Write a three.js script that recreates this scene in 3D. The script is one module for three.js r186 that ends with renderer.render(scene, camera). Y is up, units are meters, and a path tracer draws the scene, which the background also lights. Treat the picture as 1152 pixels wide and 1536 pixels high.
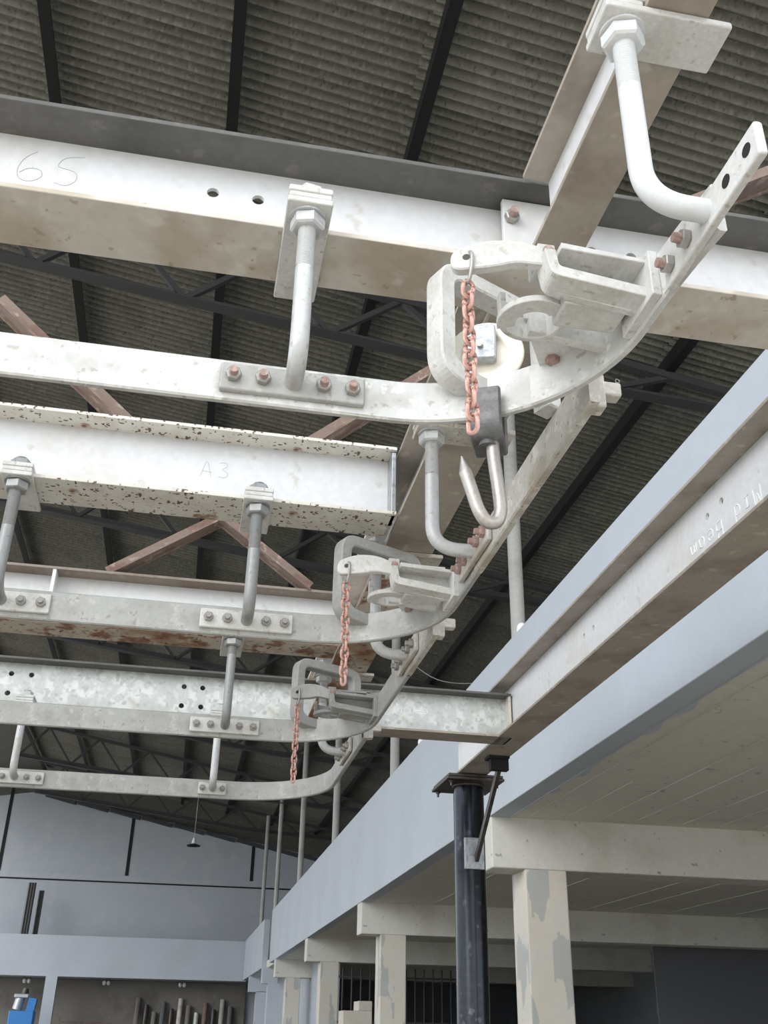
import * as THREE from 'three';
import { mergeGeometries, mergeVertices } from 'three/addons/utils/BufferGeometryUtils.js';
import { RoundedBoxGeometry } from 'three/addons/geometries/RoundedBoxGeometry.js';

// ------------------------------------------------------------------ camera, sky, light, exposure
const CY = 1.62;                                   // eye height above the floor; everything below is measured from the eye
const scene = new THREE.Scene();
const camera = new THREE.PerspectiveCamera(2 * Math.atan(768 / 1506.5) * 180 / Math.PI, 1152 / 1536, 0.05, 200);
camera.position.set(0, CY, 0);
camera.rotation.set(0.48084, -0.18189, 0.019068, 'YXZ');
scene.background = new THREE.Color().setRGB(0.90, 0.95, 1.0).multiplyScalar(2.3);   // bright overcast sky, seen only through the open sides
const sun = new THREE.DirectionalLight(new THREE.Color().setRGB(1.0, 0.99, 0.97), 1.5);   // the bright part of the clouds, behind the camera and to its left
sun.position.set(-9, 6.0, 6); sun.target.position.set(0, 1, -3); sun.castShadow = true; sun.shadow.radius = 70; sun.shadow.mapSize.set(2048, 2048);
Object.assign(sun.shadow.camera, { left: -20, right: 20, top: 20, bottom: -20, near: 0.1, far: 80 });
scene.add(sun, sun.target);
const renderer = new THREE.WebGLRenderer({ antialias: true });
renderer.toneMapping = THREE.LinearToneMapping;
renderer.toneMappingExposure = 0.95;
renderer.shadowMap.enabled = true;

// ------------------------------------------------------------------ helpers
let seed = 20240511;
const rnd = () => { seed = (seed + 0x6D2B79F5) | 0; let t = Math.imul(seed ^ (seed >>> 15), 1 | seed); t = (t + Math.imul(t ^ (t >>> 7), 61 | t)) ^ t; return ((t ^ (t >>> 14)) >>> 0) / 4294967296; };
const rr = (a, b) => a + (b - a) * rnd();
const V = (x, y, z) => new THREE.Vector3(x, y, z);
const used = {};
function numbered(n) { const k = used[n] = (used[n] ?? -1) + 1; return k ? n + '_' + String(k).padStart(3, '0') : n; }
function uvs(g) {                                  // box-projected uv in metres
  if (g.index) g = g.toNonIndexed();
  const p = g.attributes.position, n = g.attributes.normal, uv = new Float32Array(p.count * 2);
  for (let i = 0; i < p.count; i += 3) {
    let a = 0, b = 0, c = 0;
    for (let k = 0; k < 3; k++) { a += n.getX(i + k); b += n.getY(i + k); c += n.getZ(i + k); }
    a = Math.abs(a); b = Math.abs(b); c = Math.abs(c);
    for (let k = 0; k < 3; k++) {
      const x = p.getX(i + k), y = p.getY(i + k), z = p.getZ(i + k), j = 2 * (i + k);
      if (c >= a && c >= b) { uv[j] = x; uv[j + 1] = y; } else if (a >= b) { uv[j] = z + 0.37; uv[j + 1] = y; } else { uv[j] = x + 0.21; uv[j + 1] = z + 0.11; }
    }
  }
  g.setAttribute('uv', new THREE.BufferAttribute(uv, 2));
  return g;
}
const box = (x0, x1, y0, y1, z0, z1) => uvs(new THREE.BoxGeometry(x1 - x0, y1 - y0, z1 - z0).translate((x0 + x1) / 2, (y0 + y1) / 2, (z0 + z1) / 2));
const rbox = (x0, x1, y0, y1, z0, z1, r = 0.002, s = 1) => uvs(new RoundedBoxGeometry(x1 - x0, y1 - y0, z1 - z0, s, r).translate((x0 + x1) / 2, (y0 + y1) / 2, (z0 + z1) / 2));
function cyl(a, b, r, r2 = r, seg = 20, open = false) {          // cylinder from a to b
  const d = b.clone().sub(a), g = new THREE.CylinderGeometry(r2, r, d.length(), seg, 1, open);
  g.applyQuaternion(new THREE.Quaternion().setFromUnitVectors(V(0, 1, 0), d.normalize())).translate((a.x + b.x) / 2, (a.y + b.y) / 2, (a.z + b.z) / 2);
  return uvs(g);
}
function bar(a, b, w, h, up = V(0, 1, 0)) {                       // rectangular bar from a to b: w across, h along up
  const d = b.clone().sub(a), L = d.length(); d.normalize();
  const s = new THREE.Vector3().crossVectors(d, up).normalize(), u = new THREE.Vector3().crossVectors(s, d).normalize();
  const g = new THREE.BoxGeometry(L, h, w);
  g.applyMatrix4(new THREE.Matrix4().makeBasis(d, u, s)).translate((a.x + b.x) / 2, (a.y + b.y) / 2, (a.z + b.z) / 2);
  return uvs(g);
}
const merge = (...gs) => { gs = gs.flat(); return gs.length === 1 ? gs[0] : mergeGeometries(gs.map(g => g.index ? g.toNonIndexed() : g)); };
function shapeOf(pts) { const s = new THREE.Shape(); pts.forEach((p, i) => i ? s.lineTo(p[0], p[1]) : s.moveTo(p[0], p[1])); s.closePath(); return s; }
function roundPoly(pts, r) {                       // closed outline with its corners rounded
  const s = new THREE.Shape(), n = pts.length;
  for (let i = 0; i < n; i++) {
    const P = pts[(i + n - 1) % n], C = pts[i], N = pts[(i + 1) % n], rad = C[2] ?? r;
    const l1 = Math.hypot(P[0] - C[0], P[1] - C[1]), l2 = Math.hypot(N[0] - C[0], N[1] - C[1]), q = Math.min(rad, l1 * 0.48, l2 * 0.48);
    const a = [C[0] + (P[0] - C[0]) / l1 * q, C[1] + (P[1] - C[1]) / l1 * q], b = [C[0] + (N[0] - C[0]) / l2 * q, C[1] + (N[1] - C[1]) / l2 * q];
    if (i) s.lineTo(...a); else s.moveTo(...a);
    s.quadraticCurveTo(C[0], C[1], b[0], b[1]);
  }
  s.closePath(); return s;
}
function slab(shape, z0, z1, bevel = 0.0015, seg = 6) {           // outline in the xy plane, thickness from z0 to z1
  const g = new THREE.ExtrudeGeometry(shape, { depth: z1 - z0 - 2 * bevel, bevelEnabled: bevel > 0, bevelThickness: bevel, bevelSize: bevel, bevelOffset: -bevel, bevelSegments: 1, curveSegments: seg });
  return g.translate(0, 0, z0 + bevel);
}
const flat = (g) => g.rotateX(-Math.PI / 2);       // an xy outline laid down: y of the outline becomes -z
function circleHole(shape, x, y, r) { const h = new THREE.Path(); h.absarc(x, y, r, 0, Math.PI * 2, true); shape.holes.push(h); }
function hex(r, h) { return new THREE.CylinderGeometry(r, r, h, 6); }
function nutGeo(at, dir, r, h, turn = 0) {         // hexagonal nut with chamfered ends, its axis along dir
  const g = mergeGeometries([new THREE.CylinderGeometry(r, r, h * 0.76, 6).toNonIndexed(), new THREE.CylinderGeometry(r * 0.86, r, h * 0.12, 6).translate(0, h * 0.44, 0).toNonIndexed(), new THREE.CylinderGeometry(r, r * 0.86, h * 0.12, 6).translate(0, -h * 0.44, 0).toNonIndexed()]);
  g.computeVertexNormals();
  return uvs(g.rotateY(turn).applyQuaternion(new THREE.Quaternion().setFromUnitVectors(V(0, 1, 0), dir)).translate(at.x, at.y, at.z));
}
function tube(pts, r, n = 24, seg = 10, closed = false, type = 'centripetal') { return uvs(new THREE.TubeGeometry(new THREE.CatmullRomCurve3(pts, closed, type), n, r, seg, closed)); }
function bent(pts, rad, r, seg = 16) {             // round bar along straight runs with circular bends
  const path = new THREE.CurvePath();
  let last = pts[0].clone();
  for (let i = 1; i < pts.length - 1; i++) {
    const a = pts[i - 1].clone().sub(pts[i]).normalize().multiplyScalar(rad).add(pts[i]), b = pts[i + 1].clone().sub(pts[i]).normalize().multiplyScalar(rad).add(pts[i]);
    path.add(new THREE.LineCurve3(last, a)); path.add(new THREE.QuadraticBezierCurve3(a, pts[i].clone(), b)); last = b;
  }
  path.add(new THREE.LineCurve3(last, pts[pts.length - 1].clone()));
  const c = new THREE.CatmullRomCurve3(path.getSpacedPoints(44).filter((p, i, l) => !i || p.distanceTo(l[i - 1]) > 1e-5), false, 'centripetal');
  return mergeGeometries([uvs(new THREE.TubeGeometry(c, 60, r, seg)), cyl(pts[0], pts[0].clone().add(V(0, 0.0005, 0)), r, r, seg)]);
}
function sweep(path, prof, closedProf = true) {    // profile [side, up] carried along a plan path of [x, z, y?]; side points to the left of travel
  const n = path.length, m = prof.length, pos = [], idx = [];
  for (let i = 0; i < n; i++) {
    const a = path[Math.max(0, i - 1)], b = path[Math.min(n - 1, i + 1)], L = Math.hypot(b[0] - a[0], b[1] - a[1]);
    const tx = (b[0] - a[0]) / L, tz = (b[1] - a[1]) / L, sx = tz, sz = -tx;
    for (const [s, u] of prof) pos.push(path[i][0] + sx * s, (path[i][2] ?? 0) + u, path[i][1] + sz * s);
  }
  for (let i = 0; i < n - 1; i++) for (let j = 0; j < (closedProf ? m : m - 1); j++) { const k = (j + 1) % m, a = i * m + j, b = i * m + k, c = a + m, d = b + m; idx.push(a, c, b, b, c, d); }
  if (closedProf) for (const [o, f] of [[0, 1], [(n - 1) * m, 0]]) for (let j = 1; j < m - 1; j++) f ? idx.push(o, o + j, o + j + 1) : idx.push(o, o + j + 1, o + j);
  const g = new THREE.BufferGeometry(); g.setAttribute('position', new THREE.Float32BufferAttribute(pos, 3)); g.setIndex(idx);
  const q = g.toNonIndexed(); q.computeVertexNormals(); return uvs(q);
}
// things and parts
function part(parent, name, geo, mat, label) {
  const m = new THREE.Mesh(Array.isArray(geo) ? merge(geo) : geo, mat); m.name = name; m.castShadow = m.receiveShadow = true;
  if (label) m.userData.label = label;
  parent.add(m); return m;
}
function thing(name, label, category, group, kind) {
  const o = new THREE.Group(); o.name = numbered(name); o.userData = { label, category };
  if (group) o.userData.group = group; if (kind) o.userData.kind = kind;
  scene.add(o); return o;
}
function settle(o) {                               // put the group's origin at the base of what it holds
  o.updateMatrixWorld(true);
  const b = new THREE.Box3().setFromObject(o), c = V((b.min.x + b.max.x) / 2, b.min.y, (b.min.z + b.max.z) / 2);
  for (const k of o.children) k.position.sub(c);
  o.position.add(c); return o;
}
function single(name, label, category, geo, mat, group, kind) {
  geo = Array.isArray(geo) ? merge(geo) : geo; geo.computeBoundingBox();
  const b = geo.boundingBox, c = V((b.min.x + b.max.x) / 2, b.min.y, (b.min.z + b.max.z) / 2);
  const m = new THREE.Mesh(geo.translate(-c.x, -c.y, -c.z), mat); m.name = numbered(name); m.position.copy(c); m.castShadow = m.receiveShadow = true;
  m.userData = { label, category }; if (group) m.userData.group = group; if (kind) m.userData.kind = kind;
  scene.add(m); return m;
}
function copyOf(o, dx, dy, dz, label) { const c = o.clone(); c.userData = { ...o.userData, label }; c.name = numbered(o.name.replace(/_\d{3}$/, '')); c.position.add(V(dx, dy, dz)); scene.add(c); return c; }

// ------------------------------------------------------------------ procedural materials
function lattice(n, s) { const a = new Float32Array(n * n); let q = s * 7919 + 17; for (let i = 0; i < a.length; i++) { q = (Math.imul(q, 1664525) + 1013904223) | 0; a[i] = (q >>> 0) / 4294967296; } return a; }
function noise(N, n, s) {                          // tileable value noise, n cells across N pixels
  const L = lattice(n, s), out = new Float32Array(N * N);
  for (let y = 0; y < N; y++) {
    const fy = y / N * n, iy = Math.floor(fy), ty = fy - iy, wy = ty * ty * (3 - 2 * ty), r0 = iy % n * n, r1 = (iy + 1) % n * n;
    for (let x = 0; x < N; x++) {
      const fx = x / N * n, ix = Math.floor(fx), tx = fx - ix, wx = tx * tx * (3 - 2 * tx), c0 = ix % n, c1 = (ix + 1) % n;
      const a = L[r0 + c0], b = L[r0 + c1], c = L[r1 + c0], d = L[r1 + c1];
      out[y * N + x] = a + (b - a) * wx + (c - a) * wy + (a - b - c + d) * wx * wy;
    }
  }
  return out;
}
function fbm(N, n, oct, s) { const o = new Float32Array(N * N); let amp = 1, tot = 0; for (let k = 0; k < oct; k++) { const q = noise(N, Math.min(N, n << k), s + k * 31); for (let i = 0; i < o.length; i++) o[i] += q[i] * amp; tot += amp; amp *= 0.55; } for (let i = 0; i < o.length; i++) o[i] /= tot; return o; }
function dataTex(N, data, srgb, size) {
  const t = new THREE.DataTexture(data, N, N); t.wrapS = t.wrapT = THREE.RepeatWrapping; t.magFilter = THREE.LinearFilter; t.minFilter = THREE.LinearMipmapLinearFilter; t.generateMipmaps = true;
  if (srgb) t.colorSpace = THREE.SRGBColorSpace;
  t.repeat.set(1 / size, 1 / size); t.needsUpdate = true; return t;
}
const lerp = (a, b, t) => a + (b - a) * t, sat = t => Math.max(0, Math.min(1, t)), step = (a, b, t) => { t = sat((t - a) / (b - a)); return t * t * (3 - 2 * t); };
// layers: [noise settings, from, to, colour, strength]; colours are sRGB 0..255
function surface({ N = 512, size = 1, base, grain = 6, layers = [], rough = 0.6, metal = 0, bump = 0.0004, seedNo = 1, extra = {} }) {
  const fine = fbm(N, N / 8, 2, seedNo + 5), bumpN = fbm(N, N / 16, 3, seedNo + 9), col = new Uint8Array(N * N * 4), bm = new Uint8Array(N * N * 4);
  const fields = layers.map(l => { const f = fbm(N, l.n, l.oct ?? 4, seedNo + 100 + l.n * 3 + (l.s ?? 0)); if (l.stretch) { const g = new Float32Array(N * N), k = l.stretch; for (let y = 0; y < N; y++) for (let x = 0; x < N; x++) g[y * N + x] = f[y * N + (Math.floor(x / k) % N)]; return g; } return f; });
  for (let i = 0; i < N * N; i++) {
    let r = base[0], g = base[1], b = base[2], h = 0.55;
    layers.forEach((l, k) => { const t = step(l.a, l.b, fields[k][i]) * (l.k ?? 1); r = lerp(r, l.c[0], t); g = lerp(g, l.c[1], t); b = lerp(b, l.c[2], t); h += t * (l.h ?? 0); });
    const q = (fine[i] - 0.5) * 2 * grain; col[4 * i] = Math.max(0, Math.min(255, r + q)); col[4 * i + 1] = Math.max(0, Math.min(255, g + q)); col[4 * i + 2] = Math.max(0, Math.min(255, b + q)); col[4 * i + 3] = 255;
    const hh = sat(h + (bumpN[i] - 0.5) * 0.6) * 255; bm[4 * i] = bm[4 * i + 1] = bm[4 * i + 2] = hh; bm[4 * i + 3] = 255;
  }
  const m = new THREE.MeshPhysicalMaterial({ map: dataTex(N, col, true, size), roughness: rough, metalness: metal, side: THREE.DoubleSide, ...extra });
  if (bump) { m.bumpMap = dataTex(N, bm, false, size); m.bumpScale = bump; }
  return m;
}
const plain = (r, g, b, rough = 0.6, metal = 0) => new THREE.MeshPhysicalMaterial({ color: new THREE.Color(`rgb(${r},${g},${b})`), roughness: rough, metalness: metal, side: THREE.DoubleSide });
const M = {
  white: surface({ base: [216, 217, 219], size: 0.9, layers: [{ n: 4, a: 0.52, b: 0.8, c: [205, 202, 194], k: 0.7 }, { n: 24, a: 0.7, b: 0.82, c: [190, 184, 174], k: 0.5 }], rough: 0.5, seedNo: 3 }),
  tanWhite: surface({ base: [204, 199, 190], size: 0.8, layers: [{ n: 5, a: 0.45, b: 0.75, c: [178, 166, 148], k: 0.8 }, { n: 20, a: 0.62, b: 0.8, c: [214, 210, 202], k: 0.6 }, { n: 40, a: 0.72, b: 0.8, c: [150, 128, 108], k: 0.5 }], rough: 0.55, seedNo: 11 }),
  flaked: surface({ base: [214, 211, 202], size: 0.55, layers: [{ n: 5, a: 0.5, b: 0.8, c: [196, 190, 176], k: 0.7 }, { n: 64, oct: 2, a: 0.715, b: 0.75, c: [84, 64, 56], k: 0.9, h: -0.5 }, { n: 7, a: 0.7, b: 0.82, c: [126, 82, 62], k: 0.75 }], rough: 0.6, seedNo: 23 }),
  rusty: surface({ base: [196, 188, 174], size: 0.7, layers: [{ n: 4, a: 0.4, b: 0.62, c: [158, 132, 108], k: 0.85 }, { n: 14, a: 0.5, b: 0.72, c: [128, 84, 62], k: 0.85 }, { n: 48, a: 0.66, b: 0.76, c: [70, 46, 38], k: 0.7 }], rough: 0.7, seedNo: 31 }),
  galv: surface({ base: [190, 193, 190], size: 0.6, layers: [{ n: 18, oct: 3, a: 0.45, b: 0.7, c: [216, 219, 216], k: 0.8 }, { n: 30, oct: 2, a: 0.62, b: 0.8, c: [168, 171, 166], k: 0.7 }, { n: 5, a: 0.6, b: 0.85, c: [178, 170, 150], k: 0.6 }], rough: 0.5, metal: 0.15, seedNo: 41 }),
  rail: surface({ base: [205, 206, 204], size: 0.45, layers: [{ n: 5, a: 0.45, b: 0.75, c: [180, 179, 174], k: 0.8 }, { n: 22, a: 0.62, b: 0.75, c: [226, 226, 222], k: 0.7 }, { n: 36, a: 0.7, b: 0.8, c: [146, 138, 126], k: 0.5 }], rough: 0.45, metal: 0.1, seedNo: 53 }),
  railGrey: surface({ base: [172, 173, 170], size: 0.45, layers: [{ n: 5, a: 0.45, b: 0.75, c: [154, 153, 148], k: 0.8 }, { n: 22, a: 0.64, b: 0.76, c: [192, 191, 186], k: 0.6 }, { n: 36, a: 0.7, b: 0.8, c: [132, 126, 116], k: 0.5 }], rough: 0.5, metal: 0.1, seedNo: 54 }),  // greyer rail copy for light falling off with depth; also a grey joint plate
  castShaded: surface({ base: [158, 159, 157], size: 0.3, grain: 8, layers: [{ n: 5, a: 0.45, b: 0.8, c: [142, 140, 134], k: 0.7 }, { n: 26, a: 0.68, b: 0.8, c: [172, 170, 164], k: 0.5 }], rough: 0.55, bump: 0.0006, seedNo: 62 }),  // darker copy of cast, with shade put into its colour
  railTan: surface({ base: [188, 185, 178], size: 0.35, layers: [{ n: 6, a: 0.45, b: 0.75, c: [162, 152, 137], k: 0.75 }, { n: 18, a: 0.6, b: 0.75, c: [216, 212, 204], k: 0.7 }, { n: 40, a: 0.7, b: 0.78, c: [118, 94, 78], k: 0.55 }], rough: 0.6, seedNo: 59 }),
  cast: surface({ base: [206, 206, 203], size: 0.3, grain: 9, layers: [{ n: 5, a: 0.45, b: 0.8, c: [186, 184, 178], k: 0.7 }, { n: 26, a: 0.68, b: 0.8, c: [160, 152, 138], k: 0.5 }], rough: 0.55, bump: 0.0006, seedNo: 61 }),
  rod: surface({ base: [196, 198, 199], size: 0.3, layers: [{ n: 5, a: 0.5, b: 0.8, c: [170, 168, 160], k: 0.7 }, { n: 24, a: 0.66, b: 0.8, c: [158, 146, 128], k: 0.5 }], rough: 0.4, metal: 0.25, seedNo: 67 }),
  rodWhite: surface({ base: [214, 217, 220], size: 0.3, grain: 4, layers: [{ n: 5, a: 0.55, b: 0.8, c: [206, 203, 194], k: 0.7 }], rough: 0.4, seedNo: 68 }),
  rodDark: surface({ base: [150, 152, 152], size: 0.3, layers: [{ n: 5, a: 0.5, b: 0.8, c: [176, 174, 166], k: 0.6 }, { n: 24, a: 0.66, b: 0.8, c: [120, 114, 104], k: 0.5 }], rough: 0.45, metal: 0.3, seedNo: 71 }),
  chain: surface({ base: [182, 138, 125], size: 0.06, N: 256, grain: 14, layers: [{ n: 6, a: 0.45, b: 0.7, c: [212, 180, 170], k: 0.8 }, { n: 12, a: 0.6, b: 0.75, c: [112, 70, 58], k: 0.8 }], rough: 0.75, seedNo: 73 }),
  rustBolt: surface({ base: [158, 132, 124], size: 0.05, N: 256, grain: 12, layers: [{ n: 6, a: 0.5, b: 0.75, c: [184, 164, 158], k: 0.8 }], rough: 0.7, seedNo: 79 }),
  bolt: plain(164, 160, 156, 0.35, 0.5),
  zinc: surface({ base: [172, 176, 180], size: 0.08, N: 256, grain: 10, layers: [{ n: 6, a: 0.5, b: 0.75, c: [140, 143, 146], k: 0.8 }], rough: 0.35, metal: 0.5, seedNo: 83 }),
  nylon: plain(232, 226, 212, 0.35),
  castDark: surface({ base: [104, 104, 104], size: 0.1, N: 256, grain: 10, layers: [{ n: 6, a: 0.5, b: 0.8, c: [128, 128, 128], k: 0.7 }], rough: 0.5, metal: 0.3, seedNo: 89 }),
  steel: surface({ base: [176, 172, 168], size: 0.1, N: 256, grain: 8, layers: [{ n: 6, a: 0.5, b: 0.8, c: [160, 150, 140], k: 0.6 }], rough: 0.42, metal: 0.6, seedNo: 97 }),
  rustSteel: surface({ base: [128, 110, 99], size: 0.5, layers: [{ n: 6, a: 0.45, b: 0.7, c: [112, 84, 71], k: 0.8 }, { n: 20, a: 0.6, b: 0.75, c: [178, 160, 148], k: 0.6 }], rough: 0.75, seedNo: 101 }),
  purlin: plain(20, 21, 22, 0.6), truss: plain(66, 67, 68, 0.65),
  greyBlue: surface({ base: [184, 191, 200], size: 3, grain: 2, layers: [{ n: 4, a: 0.45, b: 0.8, c: [178, 185, 193], k: 0.8 }], rough: 0.75, bump: 0.002, seedNo: 103 }),
  wallPaint: surface({ base: [176, 182, 189], size: 6, grain: 2, layers: [{ n: 3, a: 0.4, b: 0.8, c: [168, 173, 180], k: 0.9 }, { n: 16, a: 0.6, b: 0.8, c: [184, 188, 193], k: 0.6 }], rough: 0.85, bump: 0.004, seedNo: 107 }),
  cream: surface({ base: [212, 209, 198], size: 2.2, grain: 4, layers: [{ n: 4, a: 0.45, b: 0.8, c: [200, 197, 186], k: 0.8 }, { n: 40, a: 0.74, b: 0.82, c: [150, 148, 138], k: 0.6 }], rough: 0.85, bump: 0.004, seedNo: 109 }),
  beamPaint: surface({ base: [206, 205, 198], size: 1.4, grain: 4, layers: [{ n: 5, a: 0.45, b: 0.8, c: [190, 188, 178], k: 0.8 }, { n: 44, a: 0.76, b: 0.84, c: [128, 126, 120], k: 0.7 }], rough: 0.8, bump: 0.005, seedNo: 113 }),
  floor: surface({ base: [104, 99, 92], size: 4, grain: 6, layers: [{ n: 5, a: 0.4, b: 0.8, c: [90, 85, 79], k: 0.8 }], rough: 0.9, bump: 0.003, seedNo: 126 }),
  concrete: surface({ base: [198, 191, 180], size: 4, grain: 6, layers: [{ n: 5, a: 0.4, b: 0.8, c: [182, 175, 164], k: 0.8 }], rough: 0.9, bump: 0.003, seedNo: 127 }),
  dark: plain(100, 102, 106, 0.85), black: plain(22, 23, 25, 0.8),
  dullTan: surface({ base: [126, 122, 116], size: 3, grain: 5, layers: [{ n: 4, a: 0.45, b: 0.75, c: [104, 100, 95], k: 0.9 }], rough: 0.9, seedNo: 131 }),  // grey tan with random darker patches
  post: surface({ base: [178, 178, 174], size: 1, layers: [{ n: 4, a: 0.5, b: 0.8, c: [160, 158, 152], k: 0.8 }], rough: 0.6, seedNo: 137 }),
  blackSteel: surface({ base: [54, 56, 61], size: 0.8, grain: 5, layers: [{ n: 4, a: 0.5, b: 0.75, c: [38, 40, 45], k: 0.8 }, { n: 22, a: 0.68, b: 0.8, c: [104, 106, 110], k: 0.5 }], rough: 0.22, metal: 0.95, bump: 0.0002, seedNo: 139 }),
  darkPlate: surface({ base: [84, 80, 78], size: 0.4, grain: 8, layers: [{ n: 6, a: 0.5, b: 0.75, c: [64, 58, 55], k: 0.8 }], rough: 0.45, metal: 0.5, seedNo: 149 }),
  blue: plain(52, 128, 200, 0.5), chalk: plain(238, 240, 242, 0.9), pencil: plain(176, 180, 184, 0.8),
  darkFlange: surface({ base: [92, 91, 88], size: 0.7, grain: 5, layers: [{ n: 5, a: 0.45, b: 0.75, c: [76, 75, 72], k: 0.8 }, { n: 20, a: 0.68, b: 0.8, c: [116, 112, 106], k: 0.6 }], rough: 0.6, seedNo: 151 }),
  brownDark: surface({ base: [134, 125, 115], size: 0.7, layers: [{ n: 5, a: 0.42, b: 0.75, c: [112, 99, 88], k: 0.85 }, { n: 20, a: 0.66, b: 0.8, c: [152, 144, 134], k: 0.6 }], rough: 0.6, seedNo: 158 }),
  brown: surface({ base: [163, 155, 144], size: 0.8, layers: [{ n: 5, a: 0.42, b: 0.75, c: [140, 130, 118], k: 0.85 }, { n: 20, a: 0.66, b: 0.8, c: [196, 188, 174], k: 0.6 }], rough: 0.6, seedNo: 157 }),
};
const sheetMats = [0, 1, 2, 3].map(k => surface({ base: [122 - 4 * k, 121 - 4 * k, 113 - 4 * k], size: 1.7, grain: 8, layers: [{ n: 5, a: 0.5, b: 0.8, c: [98, 97, 90], k: 0.6 }, { n: 64, oct: 3, a: 0.58, b: 0.72, c: [140, 139, 133], k: 0.5 }, { n: 90, oct: 2, a: 0.7, b: 0.82, c: [66, 65, 60], k: 0.5 }], rough: 0.9, bump: 0.0008, seedNo: 200 + 17 * k }));
function columnMat(seedNo, grey) {                 // brushed-on paint: grey at the head, beige and white below, edges ragged
  const W = 128, H = 512, a = fbm(512, 6, 5, seedNo), c = new Uint8Array(W * H * 4);
  for (let y = 0; y < H; y++) for (let x = 0; x < W; x++) {
    const n = a[y * 512 + x * 2], n2 = a[((y * 3) % 512) * 512 + (x * 3) % 512], t = y / H, e = (n - 0.5) * 0.35;   // t = 0 foot, 1 head
    let col = [206, 200, 188];
    if (n2 > 0.56) col = [200, 197, 189];
    if (t + e > grey) col = [163, 166, 166];
    if (t < 0.5 && n > 0.6) col = [176, 177, 173];
    const q = (n2 - 0.5) * 14; for (let k = 0; k < 3; k++) c[4 * (y * W + x) + k] = Math.max(0, Math.min(255, col[k] + q)); c[4 * (y * W + x) + 3] = 255;
  }
  const t = new THREE.DataTexture(c, W, H); t.magFilter = THREE.LinearFilter; t.minFilter = THREE.LinearFilter; t.colorSpace = THREE.SRGBColorSpace; t.wrapS = t.wrapT = THREE.RepeatWrapping; t.repeat.set(1 / 0.6, 1 / 2.8); t.needsUpdate = true;
  return new THREE.MeshPhysicalMaterial({ map: t, roughness: 0.8, side: THREE.DoubleSide });
}

// writing: single strokes in a unit square, drawn as thin raised lines of pencil or chalk
const GLYPH = {
  '6': [[[0.55, 1], [0.2, 0.75], [0.02, 0.35], [0.15, 0.05], [0.5, 0], [0.85, 0.18], [0.8, 0.38], [0.4, 0.42], [0.1, 0.25]]],
  '5': [[[0.95, 1], [0.5, 0.95], [0.25, 0.85], [0.12, 0.6], [0.35, 0.55], [0.75, 0.45], [0.8, 0.2], [0.5, 0], [0.1, 0.05]]],
  '8': [[[0.8, 0.85], [0.5, 1], [0.15, 0.85], [0.3, 0.55], [0.75, 0.35], [0.8, 0.1], [0.45, 0], [0.12, 0.15], [0.3, 0.45], [0.75, 0.7], [0.8, 0.85]]],
  '0': [[[0.5, 1], [0.1, 0.75], [0.1, 0.25], [0.5, 0], [0.9, 0.25], [0.9, 0.75], [0.5, 1]]],
  '3': [[[0.1, 0.95], [0.6, 1], [0.8, 0.8], [0.4, 0.55], [0.85, 0.35], [0.7, 0.05], [0.1, 0.05]]],
  A: [[[0, 0], [0.45, 1], [0.85, 0]], [[0.15, 0.35], [0.9, 0.3]]],
  M: [[[0, 0], [0.1, 1], [0.45, 0.35], [0.8, 1], [0.95, 0]]],
  i: [[[0.5, 0], [0.5, 0.6]], [[0.25, 0], [0.75, 0]], [[0.25, 0.6], [0.75, 0.6]]],
  d: [[[0.8, 1], [0.8, 0]], [[0.8, 0.45], [0.4, 0.55], [0.1, 0.3], [0.4, 0], [0.8, 0.15]]],
  B: [[[0.1, 0], [0.1, 1], [0.7, 0.9], [0.6, 0.55], [0.1, 0.5], [0.85, 0.4], [0.75, 0.05], [0.1, 0]]],
  e: [[[0.1, 0.3], [0.8, 0.35], [0.6, 0.6], [0.2, 0.5], [0.1, 0.2], [0.4, 0], [0.85, 0.1]]],
  a: [[[0.8, 0.5], [0.3, 0.55], [0.1, 0.2], [0.4, 0], [0.75, 0.25], [0.8, 0.55], [0.85, 0]]],
  m: [[[0.05, 0], [0.1, 0.5], [0.3, 0.5], [0.4, 0], [0.5, 0.5], [0.75, 0.5], [0.9, 0]]],
  R: [[[0.1, 0], [0.15, 1], [0.75, 0.9], [0.65, 0.55], [0.15, 0.5], [0.8, 0]]],
  C: [[[0.9, 0.95], [0.4, 0.9], [0.05, 0.5], [0.25, 0.1], [0.9, 0]]],
  '>': [[[0, 0.5], [1.6, 0.5]], [[1.2, 0.85], [1.65, 0.5], [1.2, 0.15]]], "'": [[[0.4, 1], [0.5, 0.6]]], ' ': [],
};
function writing(text, at, right, up, h, r, adv = 0.95) {
  const gs = []; let x = 0;
  for (const ch of text) {
    for (const s of GLYPH[ch]) gs.push(tube(s.map(([a, b]) => at.clone().addScaledVector(right, (x + a * 0.7) * h).addScaledVector(up, b * h)), r, s.length * 4, 5));
    x += adv;
  }
  return merge(gs);
}

// ------------------------------------------------------------------ the shed: floor, roof, walls
const FL = -CY, ROOF = (x) => 6.5 - 0.178 * x, SL = Math.atan(0.178), KS = 'structure';
single('floor', 'unseen concrete floor of the open shed, coloured dark to limit bounce light', 'floor', box(-8.4, 12, FL - 0.2, FL, -40, -2.2), M.floor, null, KS);  // out of view; kept dark so little light bounces up to the roof
single('ground', 'unseen tan earth yard beside the shed, coloured pale to bounce light in', 'ground', [box(-60, 40, FL - 0.2, FL, -2.2, 50), box(-60, -8.4, FL - 0.2, FL, -60, -2.2)], M.concrete, null, KS);  // out of view; kept pale as a bounce surface for roof and undersides

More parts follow.
